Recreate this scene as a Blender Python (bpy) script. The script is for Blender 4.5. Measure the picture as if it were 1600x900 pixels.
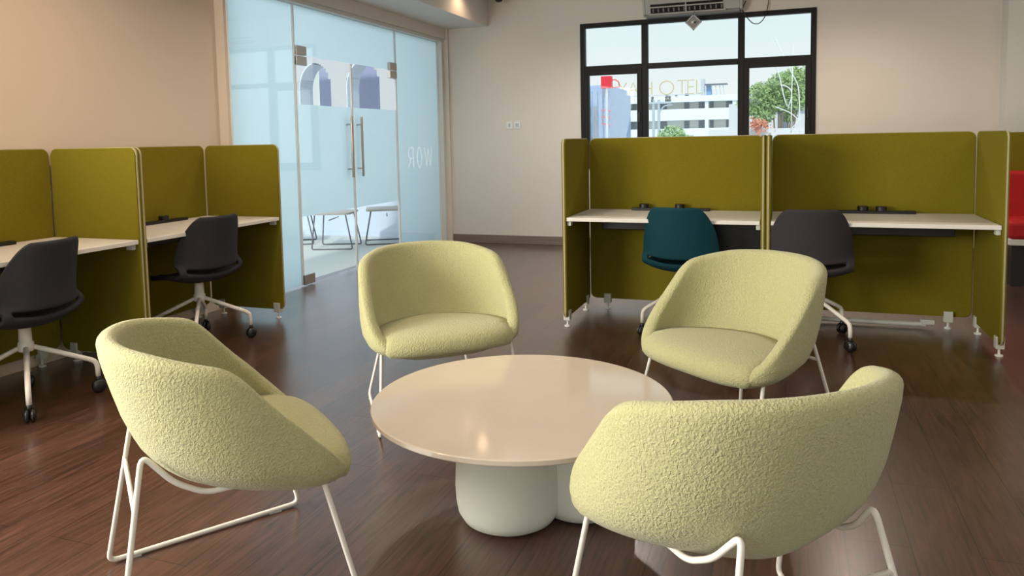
import bpy, bmesh, math, random
from mathutils import Vector, Matrix, noise
random.seed(7)
for o in list(bpy.data.objects): bpy.data.objects.remove(o)
scn = bpy.context.scene
COL = scn.collection
PI = math.pi
R = math.radians

# ------------------------------------------------------------------ camera
yaw, pitch, roll, F, CY = -0.34930, -0.07686, -0.01911, 1168.58, 308.26
f0 = Vector((math.sin(yaw), math.cos(yaw), 0)); r0 = Vector((math.cos(yaw), -math.sin(yaw), 0)); u0 = Vector((0, 0, 1))
fw = f0*math.cos(pitch)+u0*math.sin(pitch); up = u0*math.cos(pitch)-f0*math.sin(pitch)
rt = r0*math.cos(roll)+up*math.sin(roll); up2 = up*math.cos(roll)-r0*math.sin(roll)
cd = bpy.data.cameras.new('camera'); cam = bpy.data.objects.new('camera', cd); COL.objects.link(cam)
cd.sensor_width = 36; cd.lens = F/1600*36; cd.shift_y = -(450-CY)/1600; cd.clip_end = 600; cd.clip_start = .05
m = Matrix((rt, up2, -fw)).transposed().to_4x4(); m.translation = Vector((0, 0, 1.28))
cam.matrix_world = m
scn.camera = cam
scn.view_settings.view_transform = 'Standard'; scn.view_settings.look = 'None'
scn.view_settings.exposure = 0.0; scn.view_settings.gamma = 1; scn.view_settings.use_curve_mapping = False

# ------------------------------------------------------------------ world
w = bpy.data.worlds.new('world'); scn.world = w; w.use_nodes = True
nt = w.node_tree; nt.nodes.clear()
tc = nt.nodes.new('ShaderNodeTexCoord'); sep = nt.nodes.new('ShaderNodeSeparateXYZ'); cr = nt.nodes.new('ShaderNodeValToRGB')
bg = nt.nodes.new('ShaderNodeBackground'); ow = nt.nodes.new('ShaderNodeOutputWorld')
nt.links.new(tc.outputs['Generated'], sep.inputs[0]); nt.links.new(sep.outputs[2], cr.inputs[0])
nt.links.new(cr.outputs[0], bg.inputs[0]); nt.links.new(bg.outputs[0], ow.inputs[0])
e = cr.color_ramp.elements
e[0].position = 0.0; e[0].color = (.96, .96, .95, 1)
e[1].position = .2; e[1].color = (.74, .93, .95, 1)
n_ = cr.color_ramp.elements.new(.6); n_.color = (.55, .80, 1.0, 1)
bg.inputs[1].default_value = 0.98

# ------------------------------------------------------------------ lights
def area(name, loc, to, sx, sy, power, col, spread=180):
    l = bpy.data.lights.new(name, 'AREA'); l.shape = 'RECTANGLE'; l.size = sx; l.size_y = sy
    l.energy = power; l.color = col; l.spread = R(spread)
    o = bpy.data.objects.new(name, l); COL.objects.link(o); o.location = loc
    o.rotation_euler = (Vector(to)-Vector(loc)).to_track_quat('-Z', 'Y').to_euler(); return o
area('daylight_window_left', (-4.08, -.1, 1.65), (0, 1.7, .6), 2.4, 1.7, 300, (1.0, .97, .86))
area('daylight_window_back', (-.6, -2.35, 1.7), (-.6, 3, 1.0), 3.4, 1.7, 26, (1.0, .97, .88))
area('daylight_window_right', (4.35, .6, 1.75), (0, 2.4, .9), 3.0, 1.7, 10, (1.0, .94, .84))
area('ceiling_fill', (2.7, 1.6, 2.97), (2.7, 1.6, 0), 1.2, 1.2, 10, (1.0, .84, .68))  # unseen warm fill at the ceiling, added to brighten the room
area('ceiling_fill_far', (2.9, 4.8, 2.97), (2.9, 4.8, 0), 1.2, 1.2, 16, (1.0, .84, .68))  # second added fill, no fitting there
area('terrace_daylight', (-6.3, 5.2, 3.3), (-5.6, 6.6, 0), 3.0, 6.0, 90, (.95, .98, 1.0))
sn = bpy.data.lights.new('sun', 'SUN'); sn.energy = 2.0; sn.angle = R(3); sn.color = (1, .98, .94)
sno = bpy.data.objects.new('sun', sn); COL.objects.link(sno); sno.rotation_euler = Vector((-.12, .72, -.70)).to_track_quat('-Z', 'Y').to_euler()
def downlight(x, y, e, col=(1, .62, .34), ang=150):
    sp = bpy.data.lights.new('downlight', 'SPOT'); sp.energy = e; sp.color = col; sp.spot_size = R(ang); sp.spot_blend = .8; sp.shadow_soft_size = .05
    o = bpy.data.objects.new('downlight', sp); COL.objects.link(o); o.location = (x, y, 2.96)
downlight(-3.22, 7.7, 9, (1, .66, .40)); downlight(-2.8, 5.3, 46, (1, .84, .68)); downlight(-3.0, 3.0, 56, (1, .70, .46)); downlight(-2.8, .9, 52); downlight(.6, 7.2, 88, (1, .82, .68)); downlight(-1.4, 7.2, 84, (1, .88, .78))
downlight(-2.5, 6.7, 42, (.98, .96, .92)); downlight(-2.0, 4.3, 34, (1, .90, .76)); downlight(2.1, 4.3, 22, (1, .88, .72))  # first spot is an added fill to lift the left of the far wall

# ------------------------------------------------------------------ materials
def srgb(r, g, b):
    f = lambda c: ((c/255+.055)/1.055)**2.4 if c/255 > .04045 else c/255/12.92
    return (f(r), f(g), f(b), 1)
def mat(name, col, rough=.6, metal=0, spec=.5, var=0, vscale=6, bump=0, bscale=200, bdist=.002, sheen=0, trans=0, stretch=None):
    m = bpy.data.materials.new(name); m.use_nodes = True; t = m.node_tree; b = t.nodes['Principled BSDF']
    b.inputs['Base Color'].default_value = col; b.inputs['Roughness'].default_value = rough; b.inputs['Metallic'].default_value = metal
    b.inputs['Specular IOR Level'].default_value = spec
    if sheen: b.inputs['Sheen Weight'].default_value = sheen
    co = t.nodes.new('ShaderNodeTexCoord')
    src = co.outputs['Object']
    if stretch:
        mp = t.nodes.new('ShaderNodeMapping'); mp.inputs['Scale'].default_value = stretch; t.links.new(src, mp.inputs[0]); src = mp.outputs[0]
    if var:
        nz = t.nodes.new('ShaderNodeTexNoise'); nz.inputs['Scale'].default_value = vscale; nz.inputs['Detail'].default_value = 4
        mx = t.nodes.new('ShaderNodeMix'); mx.data_type = 'RGBA'
        mx.inputs[6].default_value = tuple(c*(1-var) for c in col[:3])+(1,); mx.inputs[7].default_value = tuple(min(1, c*(1+var)) for c in col[:3])+(1,)
        t.links.new(src, nz.inputs['Vector']); t.links.new(nz.outputs[0], mx.inputs[0]); t.links.new(mx.outputs[2], b.inputs['Base Color'])
    if bump:
        nb = t.nodes.new('ShaderNodeTexNoise'); nb.inputs['Scale'].default_value = bscale; nb.inputs['Detail'].default_value = 2
        bp = t.nodes.new('ShaderNodeBump'); bp.inputs['Strength'].default_value = bump; bp.inputs['Distance'].default_value = bdist
        t.links.new(src, nb.inputs['Vector']); t.links.new(nb.outputs[0], bp.inputs['Height']); t.links.new(bp.outputs[0], b.inputs['Normal'])
    return m
M = {}
M['wall'] = mat('wall_paint', (.69, .635, .57, 1), .38, spec=.4, var=.02, vscale=2, bump=.05, bscale=30)
M['wall_warm'] = mat('wall_paint_left', (.70, .585, .475, 1), .5, spec=.4, var=.02, vscale=2)
M['ceiling'] = mat('ceiling_paint', (.74, .72, .68, 1), .7)
M['trim'] = mat('window_trim_white', (.66, .66, .62, 1), .4)
M['black'] = mat('window_frame_black', (.010, .009, .009, 1), .55, spec=.25)
M['felt'] = mat('olive_felt', (.190, .155, .013, 1), .95, spec=.1, var=.22, vscale=160, bump=.4, bscale=500)
M['edge'] = mat('cream_edge_band', (.44, .39, .22, 1), .5)
M['desk'] = mat('desk_laminate', (.78, .74, .68, 1), .4, var=.02, vscale=3)
M['white_metal'] = mat('white_powder_coat', (.80, .76, .70, 1), .32, spec=.5)
M['plastic'] = mat('pale_plastic', (.62, .62, .58, 1), .4)
M['rail'] = mat('black_plastic', (.008, .008, .009, 1), .35)
M['charcoal'] = mat('charcoal_fabric', (.030, .031, .037, 1), .85, spec=.25, var=.15, vscale=60, bump=.15, bscale=500)
M['plum'] = mat('dark_plum_fabric', (.037, .031, .036, 1), .85, spec=.25, var=.15, vscale=60, bump=.15, bscale=500)
M['teal'] = mat('teal_fabric', (.002, .040, .056, 1), .85, spec=.25, var=.1, vscale=60, bump=.15, bscale=500)
M['caster'] = mat('caster_rubber', (.008, .008, .008, 1), .3)
M['steel'] = mat('brushed_steel', (.50, .46, .42, 1), .3, metal=.9, bump=.05, bscale=300, stretch=(1, 1, .05))
M['pedestal'] = mat('pedestal_white', (.72, .72, .64, 1), .5, var=.03, vscale=3)
M['ac'] = mat('ac_plastic', (.50, .49, .46, 1), .4)
M['acgrey'] = mat('ac_grey', (.22, .22, .21, 1), .45)
M['white'] = mat('white_plastic', (.8, .8, .78, 1), .4)
M['concrete'] = mat('terrace_concrete', (.60, .60, .57, 1), .7, var=.06, vscale=2)
M['lavender'] = mat('lavender_render', (.45, .47, .66, 1), .8, var=.03)
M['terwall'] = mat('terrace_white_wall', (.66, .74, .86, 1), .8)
M['archwall'] = mat('arch_wall_grey', (.62, .60, .62, 1), .8)
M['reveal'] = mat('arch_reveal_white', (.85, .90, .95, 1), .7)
M['tchair'] = mat('terrace_seat_wood', (.42, .38, .34, 1), .6)
M['tmetal'] = mat('terrace_chair_metal', (.13, .13, .15, 1), .4)
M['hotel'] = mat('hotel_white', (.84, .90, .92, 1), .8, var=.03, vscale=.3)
M['hotelwall'] = mat('hotel_cream', (.66, .66, .60, 1), .8)
M['hotelwin'] = mat('hotel_window', (.20, .22, .25, 1), .3)
M['sign'] = mat('sign_gold', (.62, .50, .26, 1), .5)
M['blue'] = mat('blue_cladding', (.24, .40, .62, 1), .5, var=.08, vscale=2)
M['bluedark'] = mat('blue_dark', (.12, .20, .30, 1), .4)
M['red'] = mat('red_board', (.80, .03, .05, 1), .4)
M['redfabric'] = mat('red_upholstery', (.50, .006, .008, 1), .7, var=.15, vscale=8)
M['leaf'] = mat('leaves', (.36, .50, .20, 1), .7, var=.4, vscale=3)
M['leaf2'] = mat('leaves_pale', (.42, .56, .28, 1), .7, var=.35, vscale=3)
M['bark'] = mat('bark', (.25, .20, .15, 1), .8)
M['pole'] = mat('pale_pole', (.55, .62, .66, 1), .6)
M['bleached'] = mat('bleached_branch', (.78, .80, .78, 1), .6)
M['street'] = mat('street', (.6, .6, .6, 1), .9)
M['palewall'] = mat('pale_garden_wall', (.75, .76, .76, 1), .8)
M['roofgrey'] = mat('grey_roof', (.25, .24, .26, 1), .7)
M['flower'] = mat('orange_flowers', (.75, .30, .18, 1), .7, var=.3, vscale=6)

# armchair boucle
def boucle():
    m = mat('lime_boucle', (.60, .585, .255, 1), .95, spec=.2, sheen=.25); t = m.node_tree; b = t.nodes['Principled BSDF']
    co = t.nodes.new('ShaderNodeTexCoord'); nz = t.nodes.new('ShaderNodeTexNoise'); nz.inputs['Scale'].default_value = 150; nz.inputs['Detail'].default_value = 1.5; nz.inputs['Distortion'].default_value = .6
    bp = t.nodes.new('ShaderNodeBump'); bp.inputs['Strength'].default_value = .8; bp.inputs['Distance'].default_value = .006
    t.links.new(co.outputs['Object'], nz.inputs['Vector']); t.links.new(nz.outputs[0], bp.inputs['Height']); t.links.new(bp.outputs[0], b.inputs['Normal'])
    mx = t.nodes.new('ShaderNodeMix'); mx.data_type = 'RGBA'; mx.inputs[6].default_value = (.365, .355, .18, 1); mx.inputs[7].default_value = (.50, .485, .262, 1)
    t.links.new(nz.outputs[0], mx.inputs[0]); t.links.new(mx.outputs[2], b.inputs['Base Color'])
    return m
M['boucle'] = boucle()
def floor_mat():
    m = mat('walnut_plank_floor', (.08, .04, .028, 1), .32, spec=.25); t = m.node_tree; b = t.nodes['Principled BSDF']; b.inputs['Coat Weight'].default_value = 1; b.inputs['Coat Roughness'].default_value = .25; b.inputs['Coat IOR'].default_value = 1.5
    co = t.nodes.new('ShaderNodeTexCoord'); mp = t.nodes.new('ShaderNodeMapping'); mp.inputs['Rotation'].default_value = (0, 0, R(90))
    t.links.new(co.outputs['Object'], mp.inputs[0])
    br = t.nodes.new('ShaderNodeTexBrick'); br.inputs['Scale'].default_value = 1; br.inputs['Brick Width'].default_value = 1.25; br.inputs['Row Height'].default_value = .19
    br.inputs['Mortar Size'].default_value = .0016; br.inputs['Mortar Smooth'].default_value = .1; br.offset = .37
    br.inputs['Color1'].default_value = (.088, .038, .025, 1); br.inputs['Color2'].default_value = (.060, .026, .017, 1); br.inputs['Mortar'].default_value = (.018, .008, .006, 1)
    t.links.new(mp.outputs[0], br.inputs[0])
    m2 = t.nodes.new('ShaderNodeMapping'); m2.inputs['Scale'].default_value = (16, 1.1, 1); t.links.new(co.outputs['Object'], m2.inputs[0])
    nz = t.nodes.new('ShaderNodeTexNoise'); nz.inputs['Scale'].default_value = 4; nz.inputs['Detail'].default_value = 7; nz.inputs['Distortion'].default_value = .8
    t.links.new(m2.outputs[0], nz.inputs['Vector'])
    rp = t.nodes.new('ShaderNodeValToRGB'); rp.color_ramp.elements[0].position = .3; rp.color_ramp.elements[0].color = (.5, .5, .5, 1); rp.color_ramp.elements[1].position = .72; rp.color_ramp.elements[1].color = (1.45, 1.4, 1.35, 1)
    t.links.new(nz.outputs[0], rp.inputs[0])
    mu = t.nodes.new('ShaderNodeMix'); mu.data_type = 'RGBA'; mu.blend_type = 'MULTIPLY'; mu.inputs[0].default_value = 1
    t.links.new(br.outputs[0], mu.inputs[6]); t.links.new(rp.outputs[0], mu.inputs[7]); t.links.new(mu.outputs[2], b.inputs['Base Color'])
    bp = t.nodes.new('ShaderNodeBump'); bp.inputs['Strength'].default_value = .25; bp.inputs['Distance'].default_value = .002
    t.links.new(nz.outputs[0], bp.inputs['Height']); t.links.new(bp.outputs[0], b.inputs['Normal'])
    rr = t.nodes.new('ShaderNodeMapRange'); rr.inputs[3].default_value = .26; rr.inputs[4].default_value = .44
    t.links.new(nz.outputs[0], rr.inputs[0]); t.links.new(rr.outputs[0], b.inputs['Roughness'])
    return m
M['floor'] = floor_mat()
def wood_mat():
    return mat('skirting_wood', (.20, .145, .115, 1), .5, var=.3, vscale=5, stretch=(1, 6, 12))
M['skirt'] = wood_mat()
def stone():
    m = mat('beige_stone_top', (.63, .54, .445, 1), .09, spec=.55, var=.05, vscale=9); return m
M['stone'] = stone()
def schlick(t, f0=.045, boost=1.0):
    lw = t.nodes.new('ShaderNodeLayerWeight'); lw.inputs[0].default_value = .5
    p = t.nodes.new('ShaderNodeMath'); p.operation = 'POWER'; p.inputs[1].default_value = 5; t.links.new(lw.outputs['Facing'], p.inputs[0])
    q = t.nodes.new('ShaderNodeMath'); q.operation = 'MULTIPLY_ADD'; q.inputs[1].default_value = 1-f0; q.inputs[2].default_value = f0*boost; t.links.new(p.outputs[0], q.inputs[0])
    return q
def glass_mat(name, tint=(.96, .99, .99), f0=.045):
    m = bpy.data.materials.new(name); m.use_nodes = True; t = m.node_tree; t.nodes.clear()
    o = t.nodes.new('ShaderNodeOutputMaterial'); tr = t.nodes.new('ShaderNodeBsdfTransparent'); tr.inputs[0].default_value = tint+(1,)
    gl = t.nodes.new('ShaderNodeBsdfGlossy'); gl.inputs['Roughness'].default_value = .005
    fr = schlick(t, f0); mx = t.nodes.new('ShaderNodeMixShader')
    t.links.new(fr.outputs[0], mx.inputs[0]); t.links.new(tr.outputs[0], mx.inputs[1]); t.links.new(gl.outputs[0], mx.inputs[2]); t.links.new(mx.outputs[0], o.inputs[0]); return m
M['glass'] = glass_mat('clear_glass')
def frost():
    m = bpy.data.materials.new('frosted_film'); m.use_nodes = True; t = m.node_tree; t.nodes.clear()
    o = t.nodes.new('ShaderNodeOutputMaterial'); tl = t.nodes.new('ShaderNodeBsdfTranslucent'); df = t.nodes.new('ShaderNodeBsdfDiffuse')
    nz = t.nodes.new('ShaderNodeTexNoise'); nz.inputs['Scale'].default_value = .7; co = t.nodes.new('ShaderNodeTexCoord'); t.links.new(co.outputs['Object'], nz.inputs['Vector'])
    cr = t.nodes.new('ShaderNodeValToRGB'); cr.color_ramp.elements[0].color = (.66, .79, .88, 1); cr.color_ramp.elements[1].color = (.71, .85, .87, 1)
    t.links.new(nz.outputs[0], cr.inputs[0]); t.links.new(cr.outputs[0], tl.inputs[0])
    df.inputs[0].default_value = (.60, .70, .74, 1)
    mx = t.nodes.new('ShaderNodeMixShader'); mx.inputs[0].default_value = .25
    tr = t.nodes.new('ShaderNodeBsdfTransparent'); mx2 = t.nodes.new('ShaderNodeMixShader'); mx2.inputs[0].default_value = .03
    gl = t.nodes.new('ShaderNodeBsdfGlossy'); gl.inputs['Roughness'].default_value = .01; fr = schlick(t, .05); mx3 = t.nodes.new('ShaderNodeMixShader')
    t.links.new(tl.outputs[0], mx.inputs[1]); t.links.new(df.outputs[0], mx.inputs[2]); t.links.new(mx.outputs[0], mx2.inputs[1]); t.links.new(tr.outputs[0], mx2.inputs[2])
    t.links.new(fr.outputs[0], mx3.inputs[0]); t.links.new(mx2.outputs[0], mx3.inputs[1]); t.links.new(gl.outputs[0], mx3.inputs[2]); t.links.new(mx3.outputs[0], o.inputs[0]); return m
M['frost'] = frost()
M['glass_far'] = glass_mat('far_window_glass', (.98, .995, .995), .006)
def vinyl():
    m = bpy.data.materials.new('white_vinyl'); m.use_nodes = True; t = m.node_tree; b = t.nodes['Principled BSDF']; b.inputs['Base Color'].default_value = (.96, .97, .97, 1)
    tl = t.nodes.new('ShaderNodeBsdfTranslucent'); tl.inputs[0].default_value = (1, 1, 1, 1); mx = t.nodes.new('ShaderNodeMixShader'); mx.inputs[0].default_value = .95
    tp = t.nodes.new('ShaderNodeBsdfTransparent'); m2 = t.nodes.new('ShaderNodeMixShader'); m2.inputs[0].default_value = .35
    t.links.new(b.outputs[0], mx.inputs[1]); t.links.new(tl.outputs[0], mx.inputs[2]); t.links.new(mx.outputs[0], m2.inputs[1]); t.links.new(tp.outputs[0], m2.inputs[2]); t.links.new(m2.outputs[0], t.nodes['Material Output'].inputs[0]); return m
M['letter'] = vinyl()

# ------------------------------------------------------------------ mesh helpers
def link(name, bm, material, parent=None, smooth=False, loc=None, rz=0):
    me = bpy.data.meshes.new(name); bm.normal_update(); bm.to_mesh(me); bm.free()
    if smooth:
        for p in me.polygons: p.use_smooth = True
    me.materials.append(material)
    o = bpy.data.objects.new(name, me); COL.objects.link(o)
    if parent: o.parent = parent
    if loc: o.location = loc
    if rz: o.rotation_euler.z = rz
    return o
def tag(o, label, cat, group=None):
    o['label'] = label; o['category'] = cat
    if group: o['group'] = group
    return o
def empty(name, loc=(0, 0, 0), rz=0):
    o = bpy.data.objects.new(name, None); o.empty_display_size = .1; COL.objects.link(o); o.location = loc; o.rotation_euler.z = rz; return o
def struct(name, bm, material, parent=None, **k):
    o = link(name, bm, material, parent, **k)
    if not parent: o['kind'] = 'structure'
    return o
def box(bm, x0, x1, y0, y1, z0, z1, bevel=0, seg=2, mtx=None):
    g = bmesh.ops.create_cube(bm, size=1)
    vs = g['verts']
    for v in vs: v.co = Vector((x0+(v.co.x+.5)*(x1-x0), y0+(v.co.y+.5)*(y1-y0), z0+(v.co.z+.5)*(z1-z0)))
    if bevel:
        es = {e for v in vs for e in v.link_edges}
        r = bmesh.ops.bevel(bm, geom=list(es), offset=bevel, segments=seg, affect='EDGES', profile=.5)
        vs = list({v for f in r['faces'] for v in f.verts} | {v for v in vs if v.is_valid})
    if mtx: bmesh.ops.transform(bm, matrix=mtx, verts=vs)
    return bm
def nb(): return bmesh.new()
def bx(*a, **k): return box(nb(), *a, **k)
def rrect(w0, w1, h0, h1, r, seg=6, corners=(1, 1, 1, 1)):
    """outline, ccw: corners order bl, br, tr, tl"""
    pts = []
    cs = [((w0, h0), PI, 1, 1), ((w1, h0), 1.5*PI, -1, 1), ((w1, h1), 0, -1, -1), ((w0, h1), .5*PI, 1, -1)]
    for (c, a0, sx, sy), on in zip(cs, corners):
        rr = r*on
        if rr <= 0: pts.append(c); continue
        cx, cy = c[0]+sx*rr, c[1]+sy*rr
        for i in range(seg+1):
            a = a0+i/seg*PI/2; pts.append((cx+rr*math.cos(a), cy+rr*math.sin(a)))
    return pts
def prism(bm, pts, axis, t0, t1, bevel=0):
    def P(p, t):
        return (t, p[0], p[1]) if axis == 'x' else (p[0], t, p[1]) if axis == 'y' else (p[0], p[1], t)
    a = [bm.verts.new(P(p, t0)) for p in pts]; b = [bm.verts.new(P(p, t1)) for p in pts]; n = len(pts)
    f = [bm.faces.new(a[::-1]), bm.faces.new(b)]
    for i in range(n): f.append(bm.faces.new((a[i], a[(i+1) % n], b[(i+1) % n], b[i])))
    bmesh.ops.recalc_face_normals(bm, faces=f)
    if bevel:
        es = list({e for q in f[:2] for e in q.edges}); bmesh.ops.bevel(bm, geom=es, offset=bevel, segments=2, affect='EDGES', profile=.5)
    return bm
def fillet(pts, r, seg=5, closed=False):
    out = []; n = len(pts); pts = [Vector(p) for p in pts]
    for i, p in enumerate(pts):
        if not closed and i in (0, n-1): out.append(p); continue
        a, b = pts[i-1], pts[(i+1) % n]; ra = min(r, (a-p).length*.45); rb = min(r, (b-p).length*.45)
        q0 = p+(a-p).normalized()*ra; q1 = p+(b-p).normalized()*rb
        for k in range(seg+1):
            t = k/seg; out.append(q0*(1-t)**2+p*2*t*(1-t)+q1*t*t)
    return out
def tube(bm, pts, r, seg=10, closed=False, radii=None):
    pts = [Vector(p) for p in pts]; n = len(pts); rings = []; nrm = None
    for i, p in enumerate(pts):
        if closed: t = pts[(i+1) % n]-pts[i-1]
        else: t = pts[min(i+1, n-1)]-pts[max(i-1, 0)]
        t.normalize()
        if nrm is None:
            nrm = t.cross(Vector((0, 0, 1)) if abs(t.z) < .9 else Vector((1, 0, 0))).normalized()
        else:
            nrm = (nrm-t*nrm.dot(t)).normalized()
        bn = t.cross(nrm); rr = radii[i] if radii else r
        rings.append([bm.verts.new(p+(nrm*math.cos(a)+bn*math.sin(a))*rr) for a in [2*PI*k/seg for k in range(seg)]])
    for i in range(n if closed else n-1):
        a, b = rings[i], rings[(i+1) % n]
        for k in range(seg): bm.faces.new((a[k], a[(k+1) % seg], b[(k+1) % seg], b[k]))
    if not closed: bm.faces.new(rings[0][::-1]); bm.faces.new(rings[-1])
    return bm
def lathe(bm, prof, seg=32, c=(0, 0)):
    rings = []
    for r, z in prof:
        rings.append([bm.verts.new((c[0]+r*math.cos(2*PI*k/seg), c[1]+r*math.sin(2*PI*k/seg), z)) for k in range(seg)])
    for a, b in zip(rings, rings[1:]):
        for k in range(seg): bm.faces.new((a[k], a[(k+1) % seg], b[(k+1) % seg], b[k]))
    bm.faces.new(rings[0][::-1]); bm.faces.new(rings[-1]); return bm
def interp(t, xs, ys):
    if t <= xs[0]: return ys[0]
    for i in range(1, len(xs)):
        if t <= xs[i]:
            k = (t-xs[i-1])/(xs[i]-xs[i-1]); return ys[i-1]+(ys[i]-ys[i-1])*k
    return ys[-1]
def children(o): return [c for c in bpy.data.objects if c.parent == o]
def copy_tree(o, parent=None):
    c = o.copy(); COL.objects.link(c); c.parent = parent
    for ch in children(o): copy_tree(ch, c)
    return c

# ------------------------------------------------------------------ room shell
GX, FY, CZ, LX, RX, BY = -4.06, 8.60, 3.0, -4.14, 4.5, -2.5
struct('floor', bx(LX-.06, RX, BY, FY+.02, -.2, 0), M['floor'])
struct('ceiling', bx(-4.5, RX+.2, BY-.2, FY+.2, CZ, CZ+.15), M['ceiling'])
# far wall with window hole  x -2.25..0.31, z .95..2.60
WX0, WX1, WZ0, WZ1 = -2.245, .312, .92, 2.605
b = nb(); box(b, -4.5, WX0, FY, FY+.2, 0, CZ); box(b, WX1, RX+.2, FY, FY+.2, 0, CZ)
box(b, WX0, WX1, FY, FY+.2, 0, WZ0); box(b, WX0, WX1, FY, FY+.2, WZ1, CZ)
struct('wall_far', b, M['wall'])
b = nb(); box(b, LX-.2, LX, 1.2, 4.735, 0, CZ); box(b, LX-.2, LX, BY, -1.4, 0, CZ); box(b, LX-.2, LX, -1.4, 1.2, 0, .8); box(b, LX-.2, LX, -1.4, 1.2, 2.55, CZ)
struct('wall_left', b, M['wall_warm'])
# right wall with window opening, back wall with window opening (behind the camera)
b = nb(); box(b, RX, RX+.2, BY, -1.0, 0, CZ); box(b, RX, RX+.2, 2.2, FY, 0, CZ); box(b, RX, RX+.2, -1.0, 2.2, 0, .8); box(b, RX, RX+.2, -1.0, 2.2, 2.65, CZ)
struct('wall_right', b, M['wall'])
b = nb(); box(b, LX-.2, -2.6, BY-.2, BY, 0, CZ); box(b, 1.4, RX+.2, BY-.2, BY, 0, CZ); box(b, -2.6, 1.4, BY-.2, BY, 0, .8); box(b, -2.6, 1.4, BY-.2, BY, 2.65, CZ)
struct('wall_back', b, M['wall'])
# column at the right end of the far wall
struct('wall_column', bx(1.99, 2.6, 8.38, FY, 0, CZ), M['trim'])
# bulkhead over the glass front, header above the glass and jambs
struct('ceiling_bulkhead', bx(GX-.15, -3.40, 4.0, FY, 2.66, CZ), M['ceiling'])
struct('wall_header', bx(GX-.07, -3.955, 4.76, FY, 2.535, 2.66), M['wall'])
struct('trim_1', bx(GX-.05, -3.985, 4.76, FY, 2.50, 2.535), M['trim'])
struct('trim_2', bx(GX-.05, -3.985, 8.50, FY, 0, 2.50), M['trim'])
struct('trim_3', bx(LX-.2, GX+.004, 4.735, 4.765, 0, CZ), M['wall_warm'])
struct('wall_corner', bx(GX-.2, -3.93, 8.56, FY, 0, 2.66), M['wall'])
struct('baseboard_far', bx(-3.93, RX, FY-.015, FY, 0, .105, bevel=.004), M['skirt'])

# ------------------------------------------------------------------ glass front
S0, S1, S2, S3, HZ = 4.765, 5.60, 7.43, 8.50, 2.06
arc = lambda cx, cz, rx, rz, a0, a1, n=10: [(cx+rx*math.cos(R(a0+(a1-a0)*i/n)), cz+rz*math.sin(R(a0+(a1-a0)*i/n))) for i in range(n+1)]
WW = [[(0, 1), (.25, 0), (.5, .9), (.75, 0), (1, 1)]]
OO = [arc(.5, .5, .5, .5, 0, 360, 20)]
RR = [[(1, 0), (1, 1), (.45, 1)], arc(.45, .73, .42, .27, 90, 270), [(.45, .46), (1, .46)], [(.45, .46), (0, 0)]]
KK = [[(.0, 0), (.4, 1)]]
LET = [(WW, .022, 8.11, .98, .20, .23), (OO, .022, 7.92, .98, .11, .23), (RR, .022, 7.70, .98, .12, .23), (KK, .007, 7.52, .99, .10, .16)]
SEGS = []
for st, wd, ly, lz, lw, lh in LET:
    for q in st:
        for a, b_ in zip(q, q[1:]): SEGS.append((ly+a[0]*lw, lz+a[1]*lh, ly+b_[0]*lw, lz+b_[1]*lh, wd*.5))
def seg_d(y, z, q):
    dy, dz = q[2]-q[0], q[3]-q[1]; L = dy*dy+dz*dz; t = max(0, min(1, ((y-q[0])*dy+(z-q[1])*dz)/L)) if L else 0
    return math.hypot(y-q[0]-t*dy, z-q[1]-t*dz)
def sheet(bm, y0, y1, z0, z1):      # self-adhesive film, a fraction of a millimetre thick
    bm.faces.new([bm.verts.new((-.0025, y, z)) for y, z in ((y0, z0), (y1, z0), (y1, z1), (y0, z1))]); return bm
def pane(name, y0, y1, z0, z1, n, film=True, cut=None):
    p = empty(name, (GX, y0, 0)); p['kind'] = 'structure'
    link('glass_pane', bx(0, .010, 0, y1-y0, z0, z1), M['glass'], p)
    if cut:
        b = nb(); cy0, cy1, cz0, cz1 = cut; cy0 -= y0; cy1 -= y0
        sheet(b, 0, cy0, z0, z1); sheet(b, cy1, y1-y0, z0, z1); sheet(b, cy0, cy1, z0, cz0); sheet(b, cy0, cy1, cz1, z1)
        c = .004; ny = round((cy1-cy0)/c); nz = round((cz1-cz0)/c); vg = {}
        def gv(i, k):
            if (i, k) not in vg: vg[i, k] = b.verts.new((-.0025, cy0+(cy1-cy0)*i/ny, cz0+(cz1-cz0)*k/nz))
            return vg[i, k]
        for i in range(ny):
            for k in range(nz):
                py, pz = y0+cy0+(i+.5)*c, cz0+(k+.5)*c
                if not any(seg_d(py, pz, q) < q[4] for q in SEGS): b.faces.new((gv(i, k), gv(i+1, k), gv(i+1, k+1), gv(i, k+1)))
        link('frosted_film', b, M['frost'], p)
    elif film: link('frosted_film', sheet(nb(), 0, y1-y0, z0, z1), M['frost'], p)
    for yy in (0, y1-y0-.006): link('edge_glint', bx(-.003, .014, yy, yy+.006, z0, z1), M['white'], p)  # white strips paint the bright line of the lit glass edges
    return p
pane('window_1', S0, S1-.004, .012, 2.50, 1)
pane('window_2', S2+.004, S3, .012, 2.50, 2, cut=(7.50, 8.34, .96, 1.24))
pane('window_3', S1+.004, S2-.004, HZ+.006, 2.50, 3)
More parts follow.
